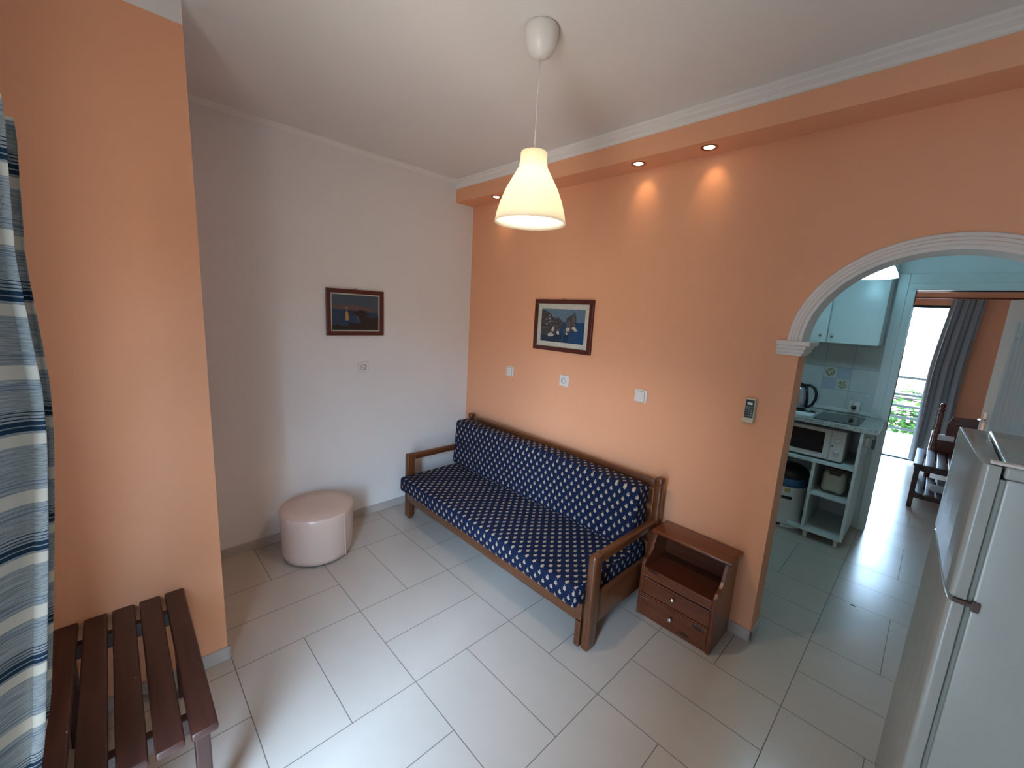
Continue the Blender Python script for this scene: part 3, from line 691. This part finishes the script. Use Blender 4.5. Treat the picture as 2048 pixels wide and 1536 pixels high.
# ================================================================= kitchen
CT = 1.005
kc = thing('kitchen_cabinet', 'white open base cabinet with shelves under the worktop', 'cabinet', (2.3, 1.93, 0)); ox, oy = 2.3, 1.93
obj('side_panel', LB(B(), (2.765, 1.63, .063), (2.785, 2.20, .968), .001), 'cabinet', kc)
obj('side_panel', LB(B(), (1.50, 1.63, .063), (1.52, 2.20, .968), .001), 'cabinet', kc)
obj('shelf', LB(B(), (1.52, 1.63, .654), (2.765, 2.20, .674), .001), 'cabinet', kc)
obj('divider', LB(B(), (2.506, 1.63, .082), (2.528, 2.20, .654), .001), 'cabinet', kc)
obj('shelf', LB(B(), (2.528, 1.63, .384), (2.765, 2.20, .403), .001), 'cabinet', kc)
obj('bottom_board', LB(LB(B(), (2.50, 1.63, .063), (2.765, 2.20, .082), .001), (2.41, 1.63, .063), (2.50, 1.69, .082), .001), 'cabinet', kc)
obj('back_board', LB(B(), (2.528, 2.195, .082), (2.765, 2.205, .30), .001), 'cabinet', kc)
for x in (2.744, 2.54):
    for y in (1.665, 2.15): obj('foot', B().lathe([(0, 0), (.016, 0), (.013, .01), (.018, .045), (.02, .063), (0, .063)], L((x, y, 0)), 16), 'plastic', kc)
tag(obj('worktop', B().box((1.46, 1.62, CT-.036), (2.862, 2.215, CT), .003), 'granite'), 'grey speckled kitchen worktop seen through the arch', 'worktop')
struct('trim_8', B().box((1.46, KY-.030, CT+.004), (2.757, KY-.012, CT+.035), .004), 'cabinet', 'pale strip along the back of the worktop')
tag(obj('cooktop', B().box((2.447, 1.668, CT), (2.742, 2.105, CT+.005), .002), 'glass_black'), 'black ceramic two-ring hob set in the worktop', 'hob')
# microwave
mw = thing('microwave', 'white microwave oven on the shelf below the worktop', 'microwave', (2.44, 1.84, .674)); ox, oy = 2.44, 1.84
def LZ(b_, a, c, bev=.003, seg=2): return b_.box((a[0]-ox, a[1]-oy, a[2]-.674), (c[0]-ox, c[1]-oy, c[2]-.674), bev, seg)
obj('body', LZ(B(), (2.215, 1.69, .684), (2.682, 2.02, .940), .010, 3), 'plastic', mw, smooth=True)
dd_ = obj('door', LZ(B(), (2.215, 1.676, .690), (2.588, 1.692, .936), .004), 'plastic', mw)
obj('glass_pane', LZ(B(), (2.265, 1.672, .735), (2.548, 1.678, .908), .001), 'mwdoor', dd_)
obj('control_panel', LZ(B(), (2.591, 1.678, .690), (2.680, 1.692, .936), .003), 'plastic', mw)
for z in (.855, .765): obj('knob', B().lathe([(0, -.016), (.017, -.014), (.019, 0), (0, 0)], (2.636-ox, 1.679-oy, z-.674), 24, 'y').smooth(), 'plastic', mw)
obj('button', LZ(B(), (2.600, 1.675, .804), (2.612, 1.679, .813), .001), 'black', mw); obj('indicator', LZ(B(), (2.604, 1.675, .892), (2.610, 1.679, .897), .001), 'black', mw)
for x in (2.25, 2.64):
    for y in (1.73, 1.97): obj('foot', B().cyl((x-ox, y-oy, 0), .012, .012), 'black', mw)
# rice cooker / bread box
rc_ = thing('rice_cooker', 'cream rice cooker with dark top on the small middle shelf', 'rice cooker', (2.655, 1.80, .403))
obj('body', B().box((-.082, -.095, .004), (.075, .10, .195), .045, 5), 'cooker', rc_, smooth=True)
obj('lid_handle', B().prism([(-.048, .203), (.048, .203), (.036, .165), (-.036, .165)], 'y', -.099, -.02, .004), 'hinge', rc_)
obj('lid_top', B().box((-.060, -.075, .190), (.060, .085, .214), .010, 3), 'hinge', rc_, smooth=True)
obj('vent_slot', B().box((-.045, -.0965, .022), (.03, -.0935, .027)), 'black', rc_)
obj('power_cord', B().tube([(-.10, -.05, .003), (-.06, -.11, .003), (0, -.125, .003), (.06, -.11, .003), (.09, -.05, .003)], .003, 6), 'plastic', rc_)
# bin
bn = thing('pedal_bin', 'white pedal bin with black lid and blue liner, half under the worktop', 'bin', (2.325, 1.845, 0))
obj('body', B().lathe([(0, .012), (.150, .012), (.160, .02), (.150, .045), (.140, .06), (.143, .2), (.147, .37), (.147, .385), (0, .385)], (0, 0, 0), 44).smooth(), 'plastic', bn)
obj('liner', B().lathe([(.149, .365), (.154, .37), (.155, .40), (.152, .435), (.148, .44)], (0, 0, 0), 44).smooth(), 'blue', bn)
obj('lid', B().lathe([(0, .385), (.150, .435), (.153, .45), (.150, .475), (.125, .515), (.08, .54), (0, .55)], (0, 0, 0), 44).smooth(), 'black', bn)
obj('pedal', B().box((-.03, -.185, .018), (.03, -.15, .030), .004), 'black', bn)
obj('base_ring', B().lathe([(0, 0), (.165, 0), (.168, .006), (.160, .014), (0, .014)], (0, 0, 0), 44), 'plastic', bn)
def curved(a0, a1, z0, z1, r, n=8):
    def fn(u, v): a = a0+(a1-a0)*u; return (r*math.cos(a), r*math.sin(a), z0+(z1-z0)*v, u, v)
    return fn
stk = obj('sticker', B().grid(curved(math.radians(-92), math.radians(-58), .255, .36, .1488), 10, 1), 'paper', bn)
obj('sticker_print', B().grid(curved(math.radians(-90), math.radians(-60), .256, .282, .1493), 8, 1), 'black', stk)
M['yellow'] = plain('yellow_print', (.55, .42, .10), .5, .2, 60)
obj('sticker_print', B().grid(curved(math.radians(-84), math.radians(-68), .318, .352, .1493), 6, 1), 'yellow', stk)
# kettle
kt = thing('electric_kettle', 'steel and black electric kettle standing on the worktop', 'kettle', (2.262, 1.95, CT))
obj('base', B().lathe([(0, 0), (.080, 0), (.082, .008), (.078, .018), (.070, .022), (0, .022)], (0, 0, 0), 36).smooth(), 'black', kt)
obj('body', B().lathe([(0, .022), (.074, .022), (.076, .05), (.073, .12), (.062, .19), (.056, .218), (0, .218)], (0, 0, 0), 40).smooth(), 'steel', kt)
obj('lid', B().lathe([(.058, .214), (.059, .226), (.05, .236), (.02, .242), (.016, .250), (0, .252)], (0, 0, 0), 36).smooth(), 'black', kt)
obj('handle', B().tube([(.050, 0, .228), (.085, 0, .232), (.118, 0, .210), (.137, 0, .165), (.136, 0, .115), (.118, 0, .065), (.090, 0, .040), (.068, 0, .036)], [.011, .013, .013, .012, .012, .012, .012, .011], 10), 'black', kt)
obj('handle_strip', B().tube([(.060, 0, .215), (.070, 0, .15), (.078, 0, .09), (.076, 0, .035)], .012, 8), 'black', kt)
obj('spout', B().prism([(-.055, .215), (-.09, .222), (-.065, .17)], 'y', -.015, .015, .003), 'steel', kt)
obj('power_cord', B().tube([(.075, -.01, .006), (.12, -.02, .006), (.15, .0, .006), (.145, .03, .006), (.11, .03, .006)], .0045, 6), 'black', kt)
b = B().box((0, 0, 0), (.20, .11, .006), .001).box((.01, .006, .006), (.205, .108, .011), .001)
o = obj('booklet', b, 'paper', loc=(2.23, 1.72, CT)); o.rotation_euler = (0, 0, math.radians(2)); tag(o, 'white folded booklet lying on the worktop in front of the kettle', 'booklet')
# socket with plug and cord above the hob
ps = thing('socket_outlet', 'white surface-mounted socket with a looped cord above the hob', 'wall socket', (2.640, KY-.030, 1.085))
obj('box', B().box((-.040, -.030, -.062), (.040, 0, .040), .008, 3), 'plastic', ps, smooth=True)
obj('plug', B().cyl((0, -.05, -.012), .017, .022, 'y', 20), 'hinge', ps)
obj('cord', B().tube([(0, -.05, -.012), (-.02, -.062, .02), (-.008, -.062, .055), (.03, -.055, .075), (.08, -.045, .06), (.13, -.035, .01), (.165, -.02, -.05), (.19, -.012, -.07)], .0028, 6), 'plastic', ps)
# small plug box and hanging lighter on the cabinet end
jb = thing('junction_box', 'small white socket box fixed on the cabinet end below the worktop', 'socket box', (2.785, 1.80, .875))
obj('box', B().box((0, -.04, -.035), (.03, .04, .035), .004), 'plastic', jb)
lg = thing('gas_lighter', 'black gas lighter hanging below the right end of the worktop', 'lighter', (2.845, 1.66, .968))
obj('strap', B().tube([(0, 0, 0), (.006, 0, -.02), (.004, .0, -.045)], .002, 6), 'black', lg)
obj('body', B().box((-.008, -.006, -.115), (.012, .006, -.04), .003), 'black', lg)
# upper cabinet
uc = thing('wall_cabinet', 'white kitchen wall cabinet with two knobbed doors above the backsplash', 'cabinet', (2.07, 2.06, 1.62)); ox, oy = 2.07, 2.06
def LU(b_, a, c, bev=.002, seg=2): return b_.box((a[0]-ox, a[1]-oy, a[2]-1.62), (c[0]-ox, c[1]-oy, c[2]-1.62), bev, seg)
obj('carcass', LU(B(), (1.47, 1.92, 1.622), (2.738, KY, 2.34), .001), 'cabinet', uc)
for i, (x0, x1, kx) in enumerate(((2.405, 2.739, 2.438), (2.066, 2.398, 2.358), (1.728, 2.060, 1.77), (1.47, 1.722, 1.69))):
    d = obj('door', LU(B(), (x0, 1.90, 1.618), (x1, 1.919, 2.34), .006, 3), 'cabinet', uc, smooth=True)
    b = B().lathe([(0, -.024), (.008, -.022), (.011, -.015), (.006, -.008), (.005, 0), (0, 0)], (kx-ox, 1.90-oy, 1.675-1.62), 16, 'y').smooth()
    obj('knob', b, 'steel', d)
# kitchen pendant
pendant((2.680, 1.12, 0), 'lit white pendant lamp glimpsed through the top of the arch', 2.068, 2.25, .147, 2, (.40, .80, 1.0), None, 'shade2')

# ================================================================= far room
# open glazed door leaf
dl = thing('glazed_door', 'open white door with an arched curtained glass panel in the inner doorway', 'door', (3.735, 2.37, 0))
ang = math.atan2(3.02-2.37, 3.44-3.735); dl.rotation_euler = (0, 0, ang); Wd, Hd = .72, 2.05
b = B(); t = bmesh.new()
gx0, gx1, gz0, gz1 = .14, .58, .75, 1.80; gc = (gx0+gx1)/2; gr_ = (gx1-gx0)/2; gar = .14
arcp = [(gc+gr_*math.cos(PI*i/16), gz1-gar+gar*math.sin(PI*i/16)) for i in range(17)]
pol = [(0, .01), (gc, .01), (gc, gz0), (gx1, gz0)] + arcp[:9] + [(gc, Hd), (0, Hd)]
right = [(gc, .01), (Wd, .01), (Wd, Hd), (gc, Hd)] + arcp[8::-1] + [(gx1, gz0), (gc, gz0)]
left = [(gc, .01), (gc, gz0), (gx0, gz0)] + arcp[16:7:-1] + [(gc, Hd), (0, Hd), (0, .01)]
b.prism(right, 'y', -.02, .02); b.prism(left, 'y', -.02, .02)
obj('leaf', b, 'cabinet', dl)
b = B()
for z in (1.05, 1.30, 1.52): b.box((gx0, -.012, z), (gx1, .012, z+.015), .002)
obj('glazing_bar', b, 'cabinet', dl)
b = B().tube([(x, .022, z) for x, z in [(gx0, gz0)] + arcp[::-1] + [(gx1, gz0)]], .008, 6).tube([(x, -.022, z) for x, z in [(gx0, gz0)] + arcp[::-1] + [(gx1, gz0)]], .008, 6)
obj('beading', b, 'cabinet', dl)
obj('glass_pane', B().box((gx0, -.003, gz0), (gx1, .003, gz1-.02)), 'glass', dl)
obj('door_curtain', B().grid(lambda u, v: (gx0-.02+(gx1-gx0+.04)*u, .020+.011*math.sin(2*PI*9*u), gz0-.05+(gz1-gz0+.12)*v, u, v), 120, 6), 'sheer', dl)
for s_ in (-1, 1):
    h_ = obj('handle', B().box((Wd-.075, .02*s_-.003, .90), (Wd-.035, .02*s_+.003, 1.10), .002).cyl((Wd-.055, min(.02*s_, .06*s_), 1.03), .008, .04, 'y', 12).tube([(Wd-.055, .058*s_, 1.03), (Wd-.10, .062*s_, 1.032), (Wd-.155, .060*s_, 1.026)], .009, 8), 'chrome', dl)
# curtain of the far room
fc = thing('curtain', 'plain grey curtain hanging beside the far balcony door', 'curtain', (0, 0, 0))
obj('cloth', B().grid(curtain_fn(3.095, 3.38, 5.34, 5.34, .04, 2.190, .030, 2.6, 2.6, 1.0, sh=lambda u, v: (-.075 if v < .55 else -.075*(1-((v-.55)/.45)**1.3))*(1-u*.4)*1.0+.0), 110, 24), 'grey_cloth', fc)
fr2 = thing('curtain_rod', 'thin brown curtain rod above the far balcony door', 'curtain rod', (2.2, 5.33, 2.205))
obj('pole', B().tube([(0, 0, 0), (1.75, 0, 0)], .011, 10), 'rod', fr2)
for x in (.05, 1.6): obj('bracket', B().box((x, 0, -.008), (x+.02, .09, .008)), 'rod', fr2)
# bed: turned posts and headboard
bd = thing('bed_frame', 'dark turned-post wooden bed end in the far room beyond the slatted bench', 'bed', (3.2, 4.08, 0))
post = [(0, 0), (.024, 0), (.027, .02), (.027, .52), (.020, .535), (.026, .55), (.018, .57), (.022, .60), (.026, .70), (.020, .74), (.026, .755), (.018, .775), (.022, .80), (.025, .88), (.016, .905), (.026, .92), (.026, .93), (.014, .945), (.022, .965), (.024, .98), (.016, 1.0), (0, 1.005)]
for x in (0, 1.02): obj('post', B().lathe(post, (x, 0, 0), 20).smooth(), 'bed_z', bd)
obj('top_rail', B().prism([(.075, .79), (.09, .865), (.13, .87), (.30, .885), (.51, .90), (.72, .885), (.93, .87), (.99, .84), (.99, .74), (.51, .77), (.12, .74)], 'y', -.018, .018, .004), 'bed_x', bd)
obj('end_panel', B().box((.02, -.012, .38), (1.0, .012, .60), .004), 'bed_x', bd)
obj('panel_post', B().box((.065, -.016, .38), (.155, .016, .80), .005), 'bed_z', bd)
obj('side_rail', B().box((.0, .0, .30), (.03, 1.08, .42), .004), 'bed_y', bd); obj('side_rail', B().box((.99, .0, .30), (1.02, 1.08, .42), .004), 'bed_y', bd)
for x in (0, 1.02): obj('post', B().lathe(post[:4]+[(0, .52)], (x, 1.08, 0), 20).smooth(), 'bed_z', bd)
tag(obj('mattress', B().box((3.235, 4.10, .34), (4.185, 5.14, .50), .03, 3), 'grey_cloth', smooth=True), 'mattress on the dark wooden bed in the far room', 'mattress')
tag(obj('folded_towel', B().box((3.215, 4.035, .601), (3.34, 4.062, .66), .008, 3), 'paper', smooth=True), 'small folded pale towel on the bed end', 'towel')
tag(obj('folded_cloth', B().box((3.225, 3.42, .1725), (3.38, 3.60, .212), .015, 3), 'sheer', smooth=True), 'pale folded cloth on the lower shelf of the far bench', 'cloth')
# balcony outside
struct('floor_balcony', B().box((1.4, 5.42, -.12), (5.2, 7.65, -.02)), 'stone', 'pale crazy-paved stone balcony floor')
ra = thing('balcony_railing', 'dark green metal balcony railing with horizontal bars', 'railing', (3.2, 7.45, -.02))
for z in (.10, .30, .50, .70, 1.0): obj('bar', B().box((-1.8, -.018, z-.020), (1.9, .018, z+.020), .003), 'rail', ra)
for x in (-1.8, -.75, .45, 1.9): obj('post', B().box((x-.02, -.02, 0), (x+.02, .02, 1.0), .003), 'rail', ra)
def foliage():
    b = B(); r = random.Random(11); t = bmesh.new()
    for i in range(2600):
        x = r.uniform(-1.9, 1.9); z = min(.86, abs(r.gauss(.22, .30))) - .02; y = .10+r.uniform(-.03, .30)
        if r.random() < .30 and z > .35: continue
        s_ = r.uniform(.025, .055); a = Euler((r.uniform(-1.2, 1.2), r.uniform(-1, 1), r.uniform(0, 6))).to_matrix()
        pts = [(0, -1, 0), (.55, -.45, .08), (.75, .15, .05), (0, 1, -.1), (-.75, .15, .05), (-.55, -.45, .08)]
        vs = [t.verts.new(Vector((x, y, z))+a @ (Vector(p)*s_)) for p in pts]; t.faces.new(vs)
    return b._merge(t)
iv = thing('climbing_vine', 'green climbing vine growing along the balcony railing', 'plant', (3.2, 7.45, -.02))
fo = obj('leaves', foliage(), 'leaf', iv); fo['kind'] = 'stuff'
b = B(); r = random.Random(5)
for q in range(9):
    x = -1.9; z = r.uniform(.1, .75); pts = []
    while x < 1.9: pts.append((x, .10+r.uniform(0, .1), max(.02, z))); x += .25; z += r.uniform(-.07, .07)
    b.tube(pts, r.uniform(.006, .014), 6)
obj('stem', b, 'branch', iv)
# fallen leaf on the kitchen threshold
o = obj('dry_leaf', B().prism([(0, -.006), (.014, 0), (.028, -.004), (.016, .006), (.004, .007)], 'z', 0, .002), 'branch', loc=(2.945, .86, 0)); tag(o, 'tiny dark dry leaf lying on the floor tiles just inside the arch', 'leaf')
